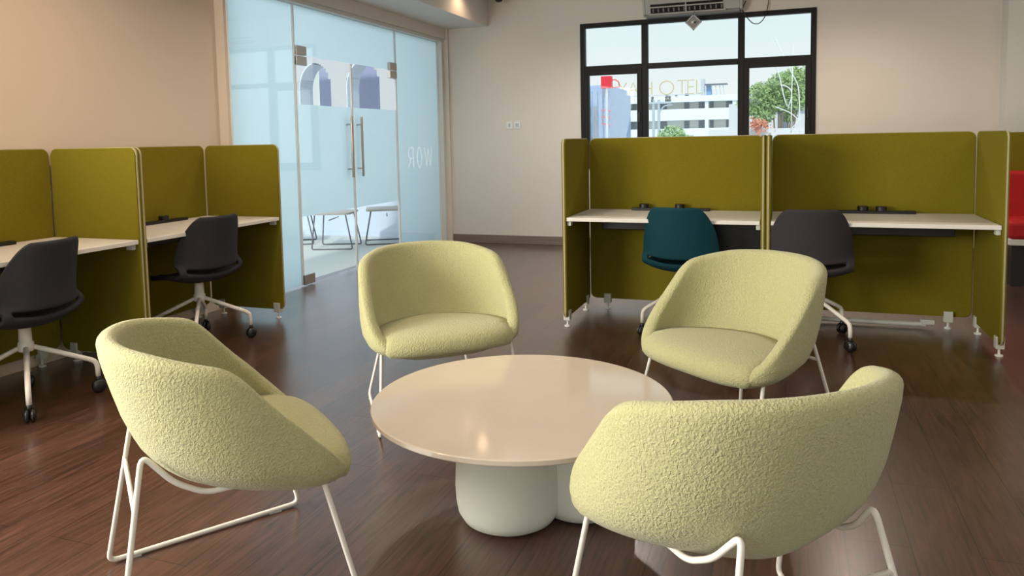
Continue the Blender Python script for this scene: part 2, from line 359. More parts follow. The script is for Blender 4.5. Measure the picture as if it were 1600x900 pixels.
def door(name, y0, y1, hinge_far):
    d = empty(name, (GX, y0, 0)); d['kind'] = 'structure'; W = y1-y0
    link('glass_pane', bx(0, .010, 0, W, .015, HZ), M['glass'], d)
    link('frosted_film', sheet(nb(), 0, W, .625, 1.63), M['frost'], d)
    for yy in (0, W-.008): link('edge_glint', bx(-.003, .014, yy, yy+.008, .015, HZ), M['white'], d)  # lit look of the leaf edges put into white strips
    hy = W-.0 if hinge_far else 0
    sy = -1 if hinge_far else 1
    y_a, y_b = sorted((hy, hy+sy*.15))
    link('hinge', bx(-.018, .030, y_a, y_b, HZ-.085, HZ-.006, bevel=.003), M['steel'], d)
    link('hinge', bx(-.018, .030, y_a, y_b, HZ+.004, HZ+.085, bevel=.003), M['steel'], d)
    link('floor_patch', bx(-.018, .030, y_a, y_b, .012, .10, bevel=.003), M['steel'], d)
    yy = W-.09 if not hinge_far else .09
    for sx in (.055, -.045):
        h = link('handle', tube(nb(), [(sx, yy, .94), (sx, yy, 1.54)], .0125, 14), M['steel'], d, smooth=False)
    for z in (1.02, 1.46):
        link('handle_mount', tube(nb(), [(-.045, yy, z), (.055, yy, z)], .008, 10), M['steel'], d)
    return d
SM = (S1+S2)/2
door('door_1', S1+.006, SM-.003, False)
door('door_2', SM+.003, S2-.006, True)
# white lettering on the side pane, meant to be read from the terrace side
lt = empty('glass_lettering', (GX-.0028, 0, 0)); tag(lt, 'white mirror-reversed W, O, R lettering on the narrow frosted pane', 'lettering')
def letter_sheet(q):                # thin cut vinyl, one flat sheet per letter on the same 4 mm raster as the film
    st, wd, ly, lz, lw, lh = q; b = nb(); vg = {}; c = .004; Y0, Z0 = 7.50, .96
    sg_ = [(ly+a[0]*lw, lz+a[1]*lh, ly+d[0]*lw, lz+d[1]*lh) for k in st for a, d in zip(k, k[1:])]
    def gv(i, k):
        if (i, k) not in vg: vg[i, k] = b.verts.new((0, Y0+c*i, Z0+c*k))
        return vg[i, k]
    for i in range(int((ly-.03-Y0)/c), int((ly+lw+.03-Y0)/c)):
        for k in range(0, 70):
            if any(seg_d(Y0+(i+.5)*c, Z0+(k+.5)*c, g) < wd*.5 for g in sg_): b.faces.new((gv(i, k), gv(i+1, k), gv(i+1, k+1), gv(i, k+1)))
    return b
for q in LET: link('letter', letter_sheet(q), M['letter'], lt)

# ------------------------------------------------------------------ far window
win = empty('window_4', (0, FY, 0)); win['kind'] = 'structure'
def wf(x0, x1, z0, z1, y0=-.02, y1=.06): link('window_frame', bx(x0, x1, y0, y1, z0, z1, bevel=.004), M['black'], win)
m1, m2, tz = -1.495, -.445, 2.085
wf(WX0, WX0+.055, WZ0, WZ1); wf(WX1-.055, WX1, WZ0, WZ1)
for m_ in (m1, m2): wf(m_-.035, m_+.035, WZ0+.05, WZ1-.05)
wf(WX0+.055, WX1-.055, WZ1-.05, WZ1); wf(WX0+.055, WX1-.055, WZ0, WZ0+.05)
for xa, xb in ((WX0+.055, m1-.035), (m1+.035, m2-.035), (m2+.035, WX1-.055)): wf(xa, xb, tz-.03, tz+.03)
def sash(x0, x1, z0, z1, nm):
    b = nb(); t = .055
    box(b, x0, x0+t, -.035, .02, z0, z1, bevel=.003); box(b, x1-t, x1, -.035, .02, z0, z1, bevel=.003)
    box(b, x0+t, x1-t, -.035, .02, z1-t, z1, bevel=.003); box(b, x0+t, x1-t, -.035, .02, z0, z0+t, bevel=.003)
    s = link('sash', b, M['black'], win)
    link('latch', bx(x1-.035, x1-.02, -.06, -.035, 1.45, 1.56, bevel=.003), M['rail'], s)
sash(WX0+.05, m1-.03, WZ0+.045, tz-.025, 1); sash(m2+.03, WX1-.05, WZ0+.045, tz-.025, 2)
for x0, x1 in ((WX0+.05, m1-.03), (m1+.03, m2-.03), (m2+.03, WX1-.05)):
    link('window_pane', bx(x0, x1, .005, .009, WZ0+.04, tz-.02), M['glass_far'], win)
    link('window_pane', bx(x0, x1, .005, .009, tz+.02, WZ1-.04), M['glass_far'], win)
struct('trim_4', bx(WX0, WX1, FY+.06, FY+.26, WZ0-.04, WZ0+.01), M['trim'])

# ------------------------------------------------------------------ lounge armchairs
def make_armchair():
    root = empty('lounge_armchair')
    ZS = [.31, .335, .36, .38, .42, .47, .55, .62, .71, .80]
    WS = [.18, .270, .325, .348, .365, .367, .365, .362, .361, .361]
    YB = [-.03, -.10, -.130, -.155, -.19, -.225, -.258, -.278, -.302, -.312]
    YF = [.24, .285, .315, .328, .335, .335, .34, .34, .34, .34]
    YCS = [.18, .19, .19, .17, .12, .09, .06, .05, .05, .05]
    NB = [1.45, 1.5, 1.55, 1.65, 1.85, 1.95, 2.0, 2.05, 2.1, 2.1]
    def plan(phi, z, inset=0):
        c, s = math.cos(phi), math.sin(phi); W = interp(z, ZS, WS)-inset; yc = interp(z, ZS, YCS)
        semi = (interp(z, ZS, YF)-yc if c > 0 else yc-interp(z, ZS, YB))-inset
        n = 2.8 if c > 0 else interp(z, ZS, NB)
        sg = lambda v: (abs(v)**(2/n))*(1 if v >= 0 else -1)
        return W*sg(s), yc+semi*sg(c)
    def zt_raw(y):
        return interp(y, [-.33, -.20, -.035, .0, .23, .275, .31], [.780, .764, .724, .700, .425, .380, .362])
    def ztop(phi):
        x, y = plan(phi, .6); k = 7
        return sum(zt_raw(y+(i-k//2)*.007) for i in range(k))/k
    NP = 144; TH = .052; bm = nb(); rings = []
    def phi_of(i): return -PI+2*PI*i/NP
    for i in range(NP):
        ph = phi_of(i); zt = ztop(ph); ring = []
        zt0 = zt-TH/2*.9
        zs = [.31+(zt0-.31)*(t/15)**1.15 for t in range(16)]
        for z in zs: x, y = plan(ph, z); ring.append((x, y, z))
        for k in range(1, 8):
            a = PI*k/8; ins = TH/2*(1-math.cos(a)); x, y = plan(ph, zt0, ins); ring.append((x, y, zt0+math.sin(a)*TH/2*.9))
        zb = min(.40, zt0-.004)
        for t in range(9):
            z = zt0+(zb-zt0)*t/8; x, y = plan(ph, max(z, .36), TH); ring.append((x, y, z))
        rings.append([bm.verts.new(p) for p in ring])
    for i in range(NP):
        a, b = rings[i], rings[(i+1) % NP]
        for k in range(len(a)-1): bm.faces.new((a[k], b[k], b[k+1], a[k+1]))
    bm.faces.new([r[0] for r in rings]); bm.faces.new([r[-1] for r in rings][::-1])
    bmesh.ops.recalc_face_normals(bm, faces=bm.faces)
    link('shell', bm, M['boucle'], root, smooth=True)
    # seat cushion
    bm = nb(); rows = []
    prof = [(0.035, .340), (.010, .347), (.000, .362), (-.002, .382), (.006, .404), (.022, .420), (.05, .431), (.10, .437)]
    for ins, z in prof:
        row = []
        for i in range(NP):
            ph = phi_of(i); a = abs(math.degrees(ph)); k = min(1, max(0, (a-46)/24)); k = k*k*(3-2*k)
            x, y = plan(ph, .40, .095 if ins > .09 else ins*(1-.4*k)+.034*k*(.45 if ins > .04 else 1))
            row.append(bm.verts.new((x, y, max(z, .392+(z-.35)*.3)*k+z*(1-k))))
        rows.append(row)
    for s in (.75, .5, .25):
        row = []
        for v in rows[7]:
            cx, cy = 0, .07
            row.append(bm.verts.new((cx+(v.co.x-cx)*s, cy+(v.co.y-cy)*s, .439+.004*(1-s))))
        rows.append(row)
    for a, b in zip(rows, rows[1:]):
        for i in range(NP): bm.faces.new((a[i], a[(i+1) % NP], b[(i+1) % NP], b[i]))
    bm.faces.new(rows[0][::-1]); bm.faces.new(rows[-1])
    bmesh.ops.recalc_face_normals(bm, faces=bm.faces)
    link('seat_cushion', bm, M['boucle'], root, smooth=True)
    # wire sled frame, one bent rod loop per side
    r = .0075
    for s in (-1, 1):
        p = [(.22, .10, .385), (.298, .20, .40), (.335, .295, .010), (.270, -.305, .010), (.166, -.222, .486), (.186, -.150, .402), (.198, -.075, .360), (.21, .01, .366)]
        pts = fillet([(x*s, y, z) for x, y, z in p], .030, 6, closed=True)
        lp = link('sled_leg', tube(nb(), pts, r, 10, closed=True), M['white_metal'], root, smooth=True)
        for t in (.14, .88):
            gx, gy = (.335+(.270-.335)*t)*s, .295+(-.305-.295)*t
            link('glide', bx(gx-.006, gx+.006, gy-.02, gy+.02, .0, .004), M['plastic'], lp)
    t = .33; A = Vector((.166, -.222, .486)); B = Vector((.270, -.305, .010)); q = A+(B-A)*.29
    link('crossbar', tube(nb(), [(-q.x, q.y, q.z), (q.x, q.y, q.z)], .0065, 10), M['white_metal'], root, smooth=True)
    return root
AC = [((-1.540, 1.707), -39.5, 'lime boucle armchair at the left of the round table, side and back turned to us'),
      ((-1.566, 3.186), 221.3, 'olive-lime boucle armchair behind the round table, nearest the glass doors, facing us'),
      ((-.167, 3.211), 141, 'pale lime boucle armchair behind the table, in front of the teal and plum task chairs'),
      ((-.082, 1.774), 38.9, 'lime boucle armchair in the right foreground with its back to us')]
proto = make_armchair()
for i, ((x, y), a, lab) in enumerate(AC):
    o = proto if i == 0 else copy_tree(proto)
    o.location = (x, y, 0); o.rotation_euler.z = R(a); tag(o, lab, 'armchair', 'lounge armchairs around the table')

# ------------------------------------------------------------------ round coffee table
tb = empty('coffee_table', (-.852, 2.40, 0)); tag(tb, 'round coffee table with glossy beige stone top on white clustered pedestal', 'table')
link('tabletop', lathe(nb(), [(.001, .364), (.514, .364), (.517, .366), (.519, .369), (.519, .382), (.517, .384), (.514, .385), (0.001, .385)], 128), M['stone'], tb, smooth=False)
for cx, cy in ((-.017, -.100), (.198, .055), (-.05, .17)):
    pr = [(.11, .0), (.138, .004), (.158, .016), (.173, .042), (.179, .08), (.181, .12), (.179, .17), (.174, .23), (.168, .30), (.162, .364)]
    link('pedestal', lathe(nb(), pr, 64, (cx, cy)), M['pedestal'], tb, smooth=True)

# ------------------------------------------------------------------ cubicle workstations (local: front at y=0, back at y=.65+, x to the right)
def felt_panel(name, pts_box, axis, t0, t1, parent, corners=(1, 1, 1, 1), r=.045):
    w0, w1, h0, h1 = pts_box
    p = link(name, prism(nb(), rrect(w0+.004, w1-.004, h0+.004, h1-.004, r, 7, corners), axis, t0, t1, bevel=.003), M['felt'], parent)
    tm = (t0+t1)/2; hw = abs(t1-t0)*.18
    link('edge_band', prism(nb(), rrect(w0, w1, h0, h1, r, 7, corners), axis, tm-hw, tm+hw), M['edge'], p)
    return p
def foot(parent, x, y, ax='x'):
    b = nb(); dx, dy = (.022, .026) if ax == 'x' else (.026, .022)
    box(b, x-dx, x+dx, y-dy, y+dy, .045, .115, bevel=.003)
    f = link('foot_clip', b, M['plastic'], parent)
    link('levelling_foot', lathe(nb(), [(.021, 0), (.021, .007), (.007, .012), (.006, .05)], 16, (x, y)), M['white'], f)
def make_cubicle(W, label, socket_x=None, rail=None, storage=False, foot_bar=None):
    root = empty('cubicle_workstation'); T = .026; D = .66; Z0, Z1 = .065, 1.28
    felt_panel('side_panel', (0, D+.0, Z0, Z1), 'x', 0, T, root)
    felt_panel('side_panel', (0, D+.0, Z0, Z1), 'x', W-T, W, root)
    felt_panel('back_panel', (T, W-T, Z0+.01, Z1), 'y', D, D+.03, root)
    link('desktop', bx(T+.004, W-T-.004, .005, D-.004, .727, .752, bevel=.003), M['desk'], root)
    link('cable_tray', bx(T+.15, W-T-.15, .42, .56, .63, .70, bevel=.004), M['rail'], root)
    for x in (T+.002, W-T-.027): link('bracket', bx(x, x+.025, .03, .075, .695, .728, bevel=.002), M['plastic'], root)
    foot(root, .013, .06); foot(root, .013, .56); foot(root, W-.013, .06); foot(root, W-.013, .56)
    foot(root, .16, D+.0, 'y'); foot(root, W-.16, D+.0, 'y')
    if storage:
        link('steel_leg', bx(.89, .915, .40, .43, .0, .727, bevel=.003), M['steel'], root)
        link('undershelf_box', bx(.925, W-T-.006, .30, .56, .42, .727, bevel=.004), M['rail'], root)
    if foot_bar:
        link('foot_bar', tube(nb(), [(foot_bar[0], D-.03, .025), (foot_bar[1], D-.03, .025)], .016, 10), M['plastic'], root)
        link('bar_bracket', bx(foot_bar[1]-.03, foot_bar[1]+.05, D-.055, D-.005, .03, .062, bevel=.004), M['plastic'], root)
    return root
def power_rail(x, y, rz, label, caps=(.12, .37), L=.55):
    r = empty('power_rail', (x, y, .752), rz); tag(r, label, 'power rail', 'black power rails on the cubicle desks')
    link('rail_body', bx(0, L, -.028, .028, 0, .020, bevel=.004), M['rail'], r)
    for c in caps: link('socket_cap', lathe(nb(), [(.034, .020), (.034, .044), (.030, .048), (.001, .048)], 28, (c, 0)), M['rail'], r)
    return r
FY0 = 4.80
c1 = make_cubicle(1.290, '', storage=True); c1.location = (-1.395, FY0, 0)
tag(c1, 'olive felt cubicle below the left part of the black-framed window, teal chair at its desk', 'cubicle', 'olive felt cubicle workstations')
c2 = make_cubicle(1.273, '', foot_bar=(.25, .98)); c2.location = (-.101, FY0, 0)
tag(c2, 'rightmost olive felt cubicle against the far wall, plum chair at its desk', 'cubicle', 'olive felt cubicle workstations')
LFX = -3.44
c3 = make_cubicle(1.262, ''); c3.location = (LFX, 4.535, 0); c3.rotation_euler.z = R(90)
# local x -> world y after 90deg rotation; place so that local x 0..W spans world y
c3.location = (LFX, 4.535-1.262, 0)
tag(c3, 'olive felt cubicle on the left, the one next to the frosted glass front', 'cubicle', 'olive felt cubicle workstations')
c4 = make_cubicle(1.262, ''); c4.location = (LFX, 4.535-1.262*2-.002, 0); c4.rotation_euler.z = R(90)
tag(c4, 'olive felt cubicle at the left edge, cropped, nearest to us', 'cubicle', 'olive felt cubicle workstations')
power_rail(-1.035, 5.40, 0, 'black power rail with two round caps on desk behind the teal chair', (.085, .34), .55)
power_rail(.272, 5.40, 0, 'black power rail with two round caps on desk behind the plum chair', (.22, .33), .53)
power_rail(-4.035, 3.72, R(90), 'black power rail on the desk of the left cubicle beside the frosted glass', (.08, .30), .50)
power_rail(-4.035, 2.44, R(90), 'black power rail on the desk at the left edge, only its end visible', (.08, .30), .50)

# ------------------------------------------------------------------ task chairs (local: facing +y, back at -y)
def make_task_chair(fabric):
    root = empty('task_chair')
    prof = [(-.240, .838), (-.236, .81), (-.222, .74), (-.212, .68), (-.205, .62), (-.200, .57), (-.198, .53), (-.196, .50), (-.185, .468), (-.160, .440), (-.12, .422), (-.06, .415), (.0, .418), (.07, .425), (.13, .432), (.18, .434), (.22, .428), (.24, .415)]
    wid = [.125, .163, .193, .212, .220, .225, .228, .228, .227, .226, .225, .225, .225, .222, .215, .205, .18, .14]
    NU = 24; bm = nb(); grid = []
    for (y, z), wd in zip(prof, wid):
        row = []; wd *= 1.06
        for i in range(NU+1):
            u = -1+2*i/NU; x = wd*math.sin(u*PI/2*.92)/math.sin(PI/2*.92); k = (abs(x)/.23)**2.2
            bk = min(1, max(0, (z-.44)/.1)) if y < -.15 else 0
            yy = y+.085*k*bk+(.03*k if y < -.15 else 0); zz = z+(1-bk)*.045*k*(1 if y < .12 else .3)
            row.append(bm.verts.new((x, yy, zz)))
        grid.append(row)
    for j in range(len(grid)-1):
        for i in range(NU):
            if j == 7 and 4 <= i < NU-4: continue
            bm.faces.new((grid[j][i], grid[j][i+1], grid[j+1][i+1], grid[j+1][i]))
    bmesh.ops.recalc_face_normals(bm, faces=bm.faces)
    o = link('shell_seat', bm, fabric, root, smooth=True)
    s = o.modifiers.new('sol', 'SOLIDIFY'); s.thickness = .028; s.offset = 0
    sb = o.modifiers.new('sub', 'SUBSURF'); sb.levels = 1; sb.render_levels = 2
    link('column', lathe(nb(), [(.030, .27), (.036, .275), (.036, .315), (.030, .32), (.028, .395), (.05, .405)], 20), M['white_metal'], root, smooth=True)
    for k in range(4):
        a = R(45+90*k); c, s_ = math.cos(a), math.sin(a)
        p = [(.02, .295), (.285, .175), (.305, .155), (.308, .085)]
        pts = fillet([(c*q, s_*q, z) for q, z in p], .03, 5)
        leg = link('leg', tube(nb(), pts, .0125, 10), M['white_metal'], root, smooth=True)
        cb = nb(); cx, cy = c*.308, s_*.308
        for off in (-.013, .013):
            ring = bmesh.ops.create_uvsphere(cb, u_segments=16, v_segments=10, radius=.034)
            rm = Matrix.Translation((cx-s_*off, cy+c*off, .034)) @ Matrix.Rotation(a, 4, 'Z') @ Matrix.Diagonal((1, .45, 1, 1))
            bmesh.ops.transform(cb, matrix=rm, verts=ring['verts'])
        tube(cb, [(cx, cy, .05), (cx, cy, .09)], .012, 10)
        link('caster', cb, M['caster'], leg, smooth=True)
    return root
tk = make_task_chair(M['charcoal']); tk.location = (-3.56, 2.62, 0); tk.rotation_euler.z = R(98)
tag(tk, 'charcoal task chair at the left edge with white four-star base on casters', 'chair', 'swivel task chairs at the cubicles')
t2 = copy_tree(tk); t2.location = (-3.57, 3.82, 0); t2.rotation_euler.z = R(82)
tag(t2, 'charcoal task chair tucked into the left cubicle nearest the frosted glass', 'chair', 'swivel task chairs at the cubicles')
t3 = make_task_chair(M['plum']); t3.location = (.15, 4.93, 0); t3.rotation_euler.z = R(2)
tag(t3, 'dark plum-grey task chair at the rightmost cubicle desk', 'chair', 'swivel task chairs at the cubicles')
t4 = make_task_chair(M['teal']); t4.location = (-.61, 4.945, 0); t4.rotation_euler.z = R(-7)
tag(t4, 'teal task chair at the cubicle desk below the window', 'chair', 'swivel task chairs at the cubicles')

# ------------------------------------------------------------------ wall things
ac = empty('air_conditioner', (-.955, FY, 2.62)); tag(ac, 'wall-mounted grey-white air conditioner above the black-framed window', 'air conditioner')
pr = [(0, .02), (-.10, 0), (-.16, .015), (-.235, .16), (-.23, .30), (-.20, .325), (0, .33)]
link('body', prism(nb(), [(y, z) for y, z in pr], 'x', -.50, .50, bevel=.006), M['ac'], ac)
for s in (-1, 1):
    link('end_cap', prism(nb(), [(y*1.02, z-.004 if z < .1 else z+.003) for y, z in pr], 'x', s*.50, s*.528, bevel=.004), M['ac'], ac)
an = math.atan2(.065, -.055)
def acstrip(nm, x0, x1, d0, d1, mt, th=.004):
    # strip on the sloping lower front face, from (-.16,.015) towards (-.215,.08)
    a = Vector((0, -.16, .015)); b_ = Vector((0, -.235, .16)); d = (b_-a); n = Vector((0, -d.z, d.y)).normalized(); n = Vector((0, -.9, -.45)).normalized()
    bm = nb(); P = lambda x, t, k: Vector((x, 0, 0))+a+d*t+n*k
    vs = [bm.verts.new(P(x, t, k)) for x in (x0, x1) for t in (d0, d1) for k in (.004, .012+th)]
    for f in ((0, 1, 3, 2), (4, 6, 7, 5), (0, 4, 5, 1), (2, 3, 7, 6), (0, 2, 6, 4), (1, 5, 7, 3)): bm.faces.new([vs[i] for i in f])
    bmesh.ops.recalc_face_normals(bm, faces=bm.faces); return link(nm, bm, mt, ac)
acstrip('outlet', -.44, .33, .06, .42, M['rail'], 0)
acstrip('outlet', -.44, .33, .52, .66, M['rail'], 0)
acstrip('louvre', -.45, .34, .43, .51, M['ac'], .006)
acstrip('frame_lip', -.46, .36, -.04, .05, M['ac'], .008)
for k in range(14): acstrip('fin', -.42+k*.056, -.405+k*.056, .12, .36, M['acgrey'], .003)
acstrip('divider', -.065, -.050, .05, .66, M['ac'], .007)
link('underside_cover', bx(-.50, .50, -.15, -.01, -.02, .012, bevel=.004), M['acgrey'], ac)

tg = empty('hanging_tag', (-.925, 8.345, 2.50)); tag(tg, 'small grey diamond-shaped square plate hanging under the air conditioner', 'sign')
tm = Matrix.Rotation(R(45), 4, 'Y'); h = .062
link('plate', box(nb(), -h, h, -.006, .006, -h, h, bevel=.003, mtx=tm), M['acgrey'], tg)
b = nb()
for a0, a1, c0, c1_ in ((-h, h, -h, -h+.012), (-h, h, h-.012, h), (-h, -h+.012, -h, h), (h-.012, h, -h, h)): box(b, a0, a1, -.012, -.005, c0, c1_, mtx=tm)
link('rim', b, M['ac'], tg)
link('sensor', bx(-.022, .022, -.018, -.006, -.012, .016, bevel=.004), M['plastic'], tg)
link('sensor_slot', bx(.004, .024, -.020, -.016, -.012, .010, bevel=.001), M['rail'], tg)
link('hanger', tube(nb(), [(0, 0, .086), (0, .10, .145)], .003, 8), M['acgrey'], tg)

cb = link('power_cable', tube(nb(), fillet([(-.40, 8.56, 2.72), (-.44, 8.54, 2.63), (-.40, 8.53, 2.56), (-.33, 8.53, 2.47), (-.26, 8.53, 2.46), (-.20, 8.54, 2.53), (-.17, 8.56, 2.66), (-.16, 8.57, 2.80), (-.18, 8.58, CZ)], .05, 5), .005, 8), M['rail'], smooth=True)
tag(cb, 'thin black cable looping down beside the air conditioner', 'cable')
dc = empty('security_camera', (-3.17, 8.38, CZ)); tag(dc, 'small white security camera with dark lens on the ceiling near the bulkhead', 'security camera')
link('mount', lathe(nb(), [(.001, 0), (.07, 0), (.07, -.03), (.062, -.042), (.001, -.042)][::-1], 24), M['white'], dc, smooth=False)
link('lens_dome', lathe(nb(), [(.001, -.105), (.024, -.102), (.042, -.088), (.05, -.065), (.05, -.042)], 24), M['rail'], dc, smooth=True)
for x, lab, inner in ((-3.145, 'left one of two white wall switches between glass front and window', .012), (-3.045, 'right one of two white wall switches between glass front and window', .02)):
    s = empty('wall_switch', (x, FY, 1.455)); tag(s, lab, 'switch', 'white wall switches on the far wall')
    link('face_plate', bx(-.041, .041, -.010, 0, -.043, .043, bevel=.003), M['white'], s)
    link('rocker', bx(-inner, inner, -.015, -.010, -.022, .022, bevel=.002), M['ac'], s)
# ceiling downlight near bulkhead
dl = empty('recessed_downlight', (-3.15, 6.55, CZ)); tag(dl, 'small recessed ceiling downlight beside the bulkhead', 'light')
link('trim_ring', lathe(nb(), [(.03, -.002), (.06, -.002), (.06, -.008), (.05, -.012), (.03, -.012)], 24), M['white'], dl)

# ------------------------------------------------------------------ red booth at the right edge
bt = empty('booth_sofa', (1.86, 7.0, 0)); tag(bt, 'red upholstered booth seat with olive high back at the right edge', 'sofa')
link('back_panel', prism(nb(), rrect(-.18, 1.3, .40, 1.262, .03, 6), 'y', .62, .68), M['felt'], bt)
link('back_cushion', bx(-.14, 1.28, .46, .62, .50, .93, bevel=.03, seg=3), M['redfabric'], bt, smooth=False)
link('seat_cushion', bx(-.14, 1.28, 0, .62, .40, .545, bevel=.03, seg=3), M['redfabric'], bt)
link('seat_base', bx(-.14, 1.28, .01, .62, .35, .40, bevel=.005), M['white'], bt)
link('plinth', bx(-.10, 1.24, .10, .60, .0, .35), M['rail'], bt)

# ------------------------------------------------------------------ terrace outside the glass
struct('floor_terrace', bx(-12, LX-.06+.06-.0, 0, 8.95, -.2, -.012), M['concrete'])
struct('wall_parapet', bx(-12, -4.28, 8.95, 9.1, -.2, 1.12), M['terwall'])
def arch_wall():
    bm = nb(); Y0, Y1 = 14.0, 14.45; z0, z1 = -2, 4.6
    # openings (x centre, half width, spring z, apex z)
    ops = [(-8.42, .40, 2.45, 3.02), (-7.22, .40, 2.45, 3.02), (-9.62, .40, 2.45, 3.02), (-6.02, .40, 2.45, 3.02)]
    ops.sort(); xs = -11
    def rect(x0, x1, a, b_): box(bm, x0, x1, Y0, Y1, a, b_)
    for cx, hw, sz, az in ops:
        rect(xs, cx-hw, z0, z1); n = 14
        for i in range(n):
            xa, xb = cx-hw+2*hw*i/n, cx-hw+2*hw*(i+1)/n; xm = abs((xa+xb)/2-cx)/hw
            rect(xa, xb, sz+(az-sz)*math.sqrt(1-xm*xm), z1)
        xs = cx+hw
    rect(xs, -4.3, z0, z1); return bm, ops
bm, ops = arch_wall()
aw = empty('arched_building', (-8, 14, -2)); tag(aw, 'pale lavender building with rounded arches seen through the clear glass strip', 'building')
o = link('arched_wall', bm, M['archwall']); o.parent = aw; o.matrix_parent_inverse = Matrix.Translation((8, -14, 2))
o = link('inner_wall', bx(-11, -4.3, 16.2, 16.4, -2, 4.6), M['lavender']); o.parent = aw; o.matrix_parent_inverse = Matrix.Translation((8, -14, 2))
for cx, hw, sz, az in ops:
    b = nb(); box(b, cx-hw, cx-hw+.02, 13.98, 14.46, -2, sz)
    n = 10
    for i in range(n):
        a0, a1 = PI-PI/2*i/n*.9, PI-PI/2*(i+1)/n*.9
        p0 = Vector((cx+hw*math.cos(a0), 0, sz+(az-sz)*math.sin(a0))); p1 = Vector((cx+hw*math.cos(a1), 0, sz+(az-sz)*math.sin(a1)))
        q = [b.verts.new((p0.x, 13.98, p0.z)), b.verts.new((p1.x, 13.98, p1.z)), b.verts.new((p1.x, 14.46, p1.z)), b.verts.new((p0.x, 14.46, p0.z))]
        q2 = [b.verts.new(v.co+Vector((.02, 0, -.015))) for v in q]
        b.faces.new(q); b.faces.new(q2[::-1])
        for k in range(4): b.faces.new((q[k], q2[k], q2[(k+1) % 4], q[(k+1) % 4]))
    o = link('arch_reveal', b, M['reveal']); o.parent = aw; o.matrix_parent_inverse = Matrix.Translation((8, -14, 2))
o = link('drain_pipe', tube(nb(), fillet([(-7.3, 15.9, -1), (-7.3, 15.9, 2.45), (-6.4, 15.9, 3.4)], .1, 5), .03, 8), M['tmetal'], smooth=True); o.parent = aw; o.matrix_parent_inverse = Matrix.Translation((8, -14, 2))

def make_terrace_chair():
    r = empty('terrace_chair')
    link('seat', prism(nb(), rrect(-.23, .23, -.22, .24, .05, 5), 'z', .425, .45, bevel=.004), M['tchair'], r)
    link('backrest', prism(nb(), rrect(-.22, .22, .62, .80, .05, 5), 'y', -.27, -.25, bevel=.004), M['tchair'], r)
    for s in (-1, 1):
        p = [(s*.20, .18, .42), (s*.23, .26, .008), (s*.23, -.24, .008), (s*.20, -.20, .42)]
        link('sled_leg', tube(nb(), fillet(p, .03, 5), .009, 8), M['tmetal'], r, smooth=True)
        link('back_upright', tube(nb(), [(s*.19, -.21, .43), (s*.19, -.26, .72)], .008, 8), M['tmetal'], r, smooth=True)
    link('stretcher', tube(nb(), [(-.215, -.02, .36), (.215, -.02, .36)], .007, 8), M['tmetal'], r, smooth=True)
    return r
tc0 = make_terrace_chair()
for i, (x, y, a, lab) in enumerate([(-5.22, 7.92, -72, 'wire-legged chair on the terrace, the middle one behind the left glass door'), (-4.83, 8.47, 120, 'wire-legged chair on the terrace behind the right glass door'), (-6.0, 8.15, -60, 'wire-legged terrace chair partly cut off at the left door edge')]):
    o = tc0 if i == 0 else copy_tree(tc0); o.location = (x, y, -.012); o.rotation_euler.z = R(a)
    tag(o, lab, 'chair', 'wire-legged chairs on the terrace')

# ------------------------------------------------------------------ outside the far window
struct('floor_street', bx(-90, 90, 9.2, 220, -6.2, -6), M['street'])
K = 1.15; Z = lambda z: 1.28+(z-1.28)*K; HY = 115
ht = empty('hotel_building', (-17, HY, -6)); tag(ht, 'white hotel block with balcony rows seen through the window', 'building')
def hp(nm, bm, mt, par=None):
    o = link(nm, bm, mt); o.parent = par or ht
    o.matrix_parent_inverse = Matrix.Translation((17, -HY, 6)) if not par else Matrix.Identity(4)
    return o
xl, xr = -29.5, -6.5
hp('facade', bx(xl, xr, HY+1.5, HY+14, -6, Z(6.2)), M['hotelwall'])
hp('roof_slab', bx(xl-1, xr+.3, HY-.4, HY+14.5, Z(5.75), Z(6.5)), M['hotel'])
for zt, zb_ in ((4.86, 3.39), (2.31, .84), (-.24, -1.7)): hp('balcony', bx(xl, xr, HY, HY+1.5, Z(zb_), Z(zt)), M['hotel'])
for x in (-29, -22.7, -10.85, -6.9): hp('column', bx(x-.25, x+.25, HY-.15, HY+1.5, -6, Z(6)), M['hotel'])
for z0, z1 in ((4.9, 5.75), (2.35, 3.3)):
    for x, wd in ((-23.6, 1.0), (-22.0, .9), (-17.5, 1.2), (-13.9, .75), (-11.6, 1.1), (-10.2, .5), (-7.5, 1.3), (-25.8, 1.2)):
        f_ = hp('window', bx(x-wd/2, x+wd/2, HY+1.42, HY+1.5, Z(z0)-.2, Z(z1)), M['hotelwin'])
for x, s in ((-14.0, .5), (-15.6, .3), (-17, .35)): hp('roof_unit', bx(x-s/2, x+s/2, HY+2, HY+2.6, Z(6.5), Z(6.5)+s), M['hotelwin'])
hp('roof_frame', bx(-12.0, -11.4, HY+3, HY+3.6, Z(6.5), Z(8.8)), M['pole'])
hp('roof_frame', bx(-11.2, -10.4, HY+3, HY+3.5, Z(6.5), Z(7.9)), M['blue'])
hp('roof_canopy', bx(-11.4, -8.1, HY+2, HY+4.6, Z(8.0), Z(8.1)), M['roofgrey'])
for x in (-10.2, -9.6, -9.0, -8.5): hp('canopy_post', tube(nb(), [(x, HY+2.5, Z(6.5)), (x-.2, HY+2.5, Z(8.0))], .06, 6), M['pole'])
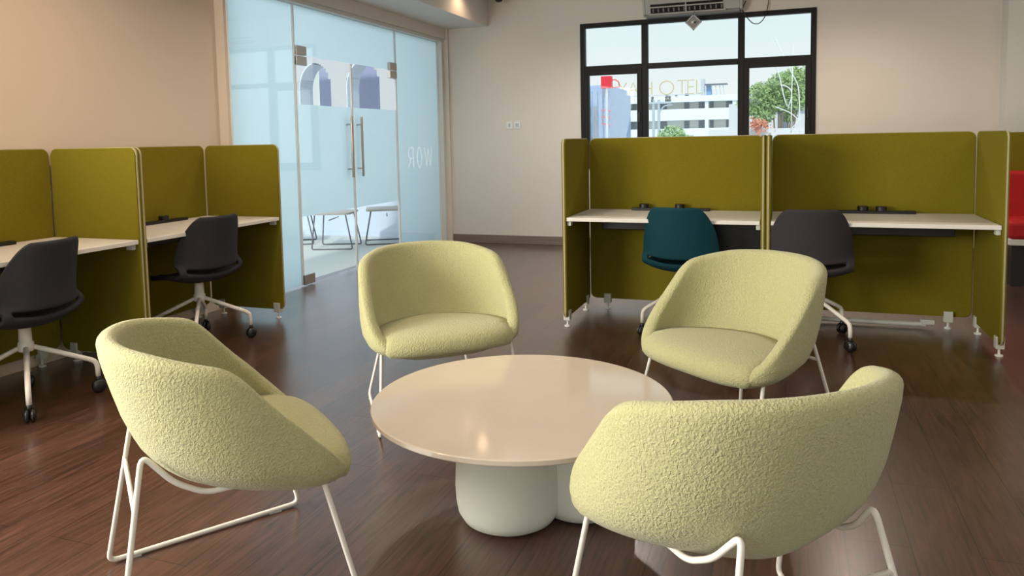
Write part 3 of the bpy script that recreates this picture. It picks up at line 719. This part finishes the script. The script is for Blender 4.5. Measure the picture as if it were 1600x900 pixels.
# sign letters
sg = empty('rooftop_sign', (-17, HY+.6, Z(6.5))); tag(sg, 'thin gold rooftop letters reading YA HOTEL on the hotel', 'sign')
def gl(strokes, x, wd, r=.085):
    for s in ():
        pass
    b = nb(); z0, z1 = .35*K, 2.1*K
    for s in strokes: tube(b, [(x+17+p[0]*wd, 0, z0+p[1]*(z1-z0)) for p in s], r, 6)
    link('letter', b, M['sign'], sg)
gl([[(0, 1), (.5, .5), (1, 1)], [(.5, .5), (.5, 0)]], -24.1, 1.15)
gl([[(0, 0), (.5, 1), (1, 0)], [(.2, .4), (.8, .4)]], -22.7, 1.6)
gl([[(0, 0), (0, 1)], [(1, 0), (1, 1)], [(0, .5), (1, .5)]], -20.0, .95)
gl([arc(.5, .5, .5, .5, 0, 360, 20)], -17.85, 2.1)
gl([[(0, 1), (1, 1)], [(.5, 1), (.5, 0)]], -15.2, 1.4)
gl([[(1, 1), (0, 1), (0, 0), (1, 0)], [(0, .5), (.9, .5)]], -13.65, .95)
gl([[(0, 1), (0, 0), (1, 0)]], -12.35, .95)
link('support_rail', tube(nb(), [(-7.2, 0, .3), (5.7, 0, .3)], .06, 6), M['pole'], sg)

bb = empty('blue_building', (-9.6, 40, -6)); tag(bb, 'blue clad building edge seen at the left of the window', 'building')
def bp_(nm, bm, mt): o = link(nm, bm, mt, bb); return o
bp_('wall', bx(-3, .72, 0, 6, 0, 9.8), M['blue'])
bp_('parapet', bx(-3, .50, .4, 6, 9.8, 10.15), M['blue'])
for x in (-.55, -.25, .05, .35): bp_('cladding_rib', bx(x, x+.05, -.05, 0, 0, 9.8), M['bluedark'])
bp_('window', bx(-.32, .12, -.03, 0, 6.5, 9.0), M['bluedark'])
for z in (7.98, 8.35, 8.72): bp_('red_rail', tube(nb(), [(.3, -.05, z+.06), (.35, -.3, z+.06), (.80, -.3, z), (.80, 0, z)], .03, 6), M['red'])
rb = empty('red_sign_box', (-8.93, 39.6, 3.9)); tag(rb, 'red square sign box above the blue building edge', 'sign')
link('sign_face', bx(-.29, .27, -.1, .3, .02, .66, bevel=.02), M['red'], rb)
link('side_bracket', tube(nb(), [(.27, 0, .05), (.68, 0, .05), (.66, 0, .32), (.5, 0, .45), (.27, 0, .45)], .03, 6), M['red'], rb)
link('post', bx(-.05, .05, 0, .1, -3, .04), M['pole'], rb)

def tree(name, lab, x, y, zb, blobs, n, leaf, mt, seed, bark=None):
    rnd = random.Random(seed); r = empty(name, (x, y, zb)); tag(r, lab, 'tree', None)
    b = nb()
    for (cx, cy, cz, rad) in blobs:
        k = int(n*rad*rad/sum(q[3]**2 for q in blobs))
        for _ in range(k):
            d = Vector((rnd.gauss(0, 1), rnd.gauss(0, 1), rnd.gauss(0, 1))).normalized()*rad*(rnd.random()**.4)
            d.z *= .8; p = Vector((cx, cy, cz))+d; s = leaf*(.6+rnd.random()*.8)
            u = Vector((rnd.gauss(0, 1), rnd.gauss(0, 1), rnd.gauss(0, 1))).normalized(); v = u.orthogonal().normalized()
            b.faces.new([b.verts.new(p+u*s), b.verts.new(p+v*s*.5), b.verts.new(p-u*s), b.verts.new(p-v*s*.5)])
    link('foliage', b, mt, r)
    b = nb(); top = max(q[2] for q in blobs)
    tube(b, [(0, 0, 0), (.05, 0, top*.5), (0, 0, top*.9)], .1, 7, radii=[.12, .09, .03])
    for (cx, cy, cz, rad) in blobs: tube(b, [(0, 0, cz*.6), (cx*.6, cy*.6, cz*.85), (cx, cy, cz)], .04, 5, radii=[.05, .035, .015])
    link('trunk', b, M['bark'], r)
    return r
tree('street_tree', 'round green tree crown low in the middle of the window', -3.45, 25, -6, [(0, 0, 7.25, .5), (-.35, .2, 7.0, .42), (.35, 0, 7.05, .42), (.65, .1, 6.85, .3)], 2600, .055, M['leaf2'], 3)
tree('street_tree', 'large green tree filling the right pane of the window', -.15, 26, -6, [(.15, 0, 8.9, .55), (-.55, 0, 8.65, .45), (.6, .2, 9.1, .5), (.5, 0, 8.35, .45), (-.2, 0, 8.3, .4), (-.85, .2, 8.15, .3), (-.5, 0, 7.95, .4), (0, 0, 8.6, .4), (.3, .2, 7.9, .3), (.65, 0, 8.6, .4)], 5200, .055, M['leaf'], 5)
tree('street_tree', 'wispy pale tree at the right side of the middle pane', -1.55, 30, -6, [(.1, 0, 8.75, .26), (0, 0, 8.5, .22), (.25, 0, 8.3, .16)], 350, .05, M['leaf2'], 9)
pl = empty('utility_pole', (-4.77, 30, -6)); tag(pl, 'pale double utility pole with crossarm in front of the hotel', 'pole')
for x in (-.11, .10): link('pole_shaft', tube(nb(), [(x, 0, 0), (x, 0, 8.75)], .055, 8), M['pole'], pl)
link('crossarm', bx(-.5, .6, -.06, .06, 8.58, 8.66, bevel=.01), M['pole'], pl)
for x in (-.4, -.15, .4, .52): link('insulator', lathe(nb(), [(.05, 8.66), (.07, 8.72), (.04, 8.78), (.06, 8.84), (.02, 8.88)], 10, (x, 0)), M['acgrey'], pl)
link('street_lamp_arm', tube(nb(), fillet([(.1, 0, 8.2), (.3, 0, 8.5), (.62, 0, 8.52)], .1, 4), .03, 6), M['pole'], pl)
gw = link('garden_wall', bx(-2.2, 6, 24, 24.2, -6, 1.47), M['palewall']); tag(gw, 'low white wall under the tree in the right pane', 'wall')
hs = empty('house', (0, 33, -6)); tag(hs, 'house with dark sloped roof behind the large tree', 'building')
link('house_wall', bx(-2.2, 2.0, 0, 5, 0, 8.6), M['palewall'], hs)
link('doorway', bx(-.25, .15, -.04, 0, 7.3, 8.3), M['hotelwin'], hs)
link('sloped_roof', prism(nb(), [(-1.6, 8.6), (-.1, 9.75), (2.2, 9.75), (2.2, 8.6)], 'y', -.5, 5.2), M['roofgrey'], hs)
fl = nb(); rnd = random.Random(4)
for _ in range(260):
    p = Vector((rnd.gauss(-.72, .14), 23.6+rnd.random()*.3, 1.58+rnd.gauss(0, .09))); u = Vector((rnd.gauss(0, 1), rnd.gauss(0, 1), rnd.gauss(0, 1))).normalized(); v = u.orthogonal().normalized(); s = .035
    fl.faces.new([fl.verts.new(p+u*s), fl.verts.new(p+v*s), fl.verts.new(p-u*s), fl.verts.new(p-v*s)])
tube(fl, [(-.72, 23.75, -6), (-.72, 23.75, 1.5)], .04, 6)
tag(link('flowering_shrub', fl, M['flower']), 'small orange flowering shrub above the white wall', 'shrub')
bs = empty('bare_branch', (.1, 12, -6)); tag(bs, 'bleached bare branches rising close outside the right pane', 'branch')
for p in ([(.12, 0, 7.1), (.12, 0, 7.5), (.10, 0, 8.0), (-.03, 0, 8.25), (-.25, .05, 8.75)], [(-.06, 0, 7.70), (-.11, 0, 7.85), (-.18, 0, 8.2), (-.30, 0, 8.45)], [(.12, 0, 7.47), (.0, 0, 7.60), (-.23, 0, 7.70)], [(.12, 0, 7.50), (0, 0, 7.36), (-.1, 0, 7.2)], [(-.05, 0, 7.66), (.02, 0, 7.9), (-.06, 0, 8.0), (-.16, 0, 8.02)], [(0, 0, 7.3), (0, 0, 7.85), (.02, 0, 8.6)]):
    link('branch', tube(nb(), fillet([Vector(q) for q in p], .12, 4), .009, 6, radii=None), M['bleached'], bs, smooth=True)
link('stem', tube(nb(), [(.12, 0, 0), (.12, 0, 7.15)], .02, 6), M['bleached'], bs)
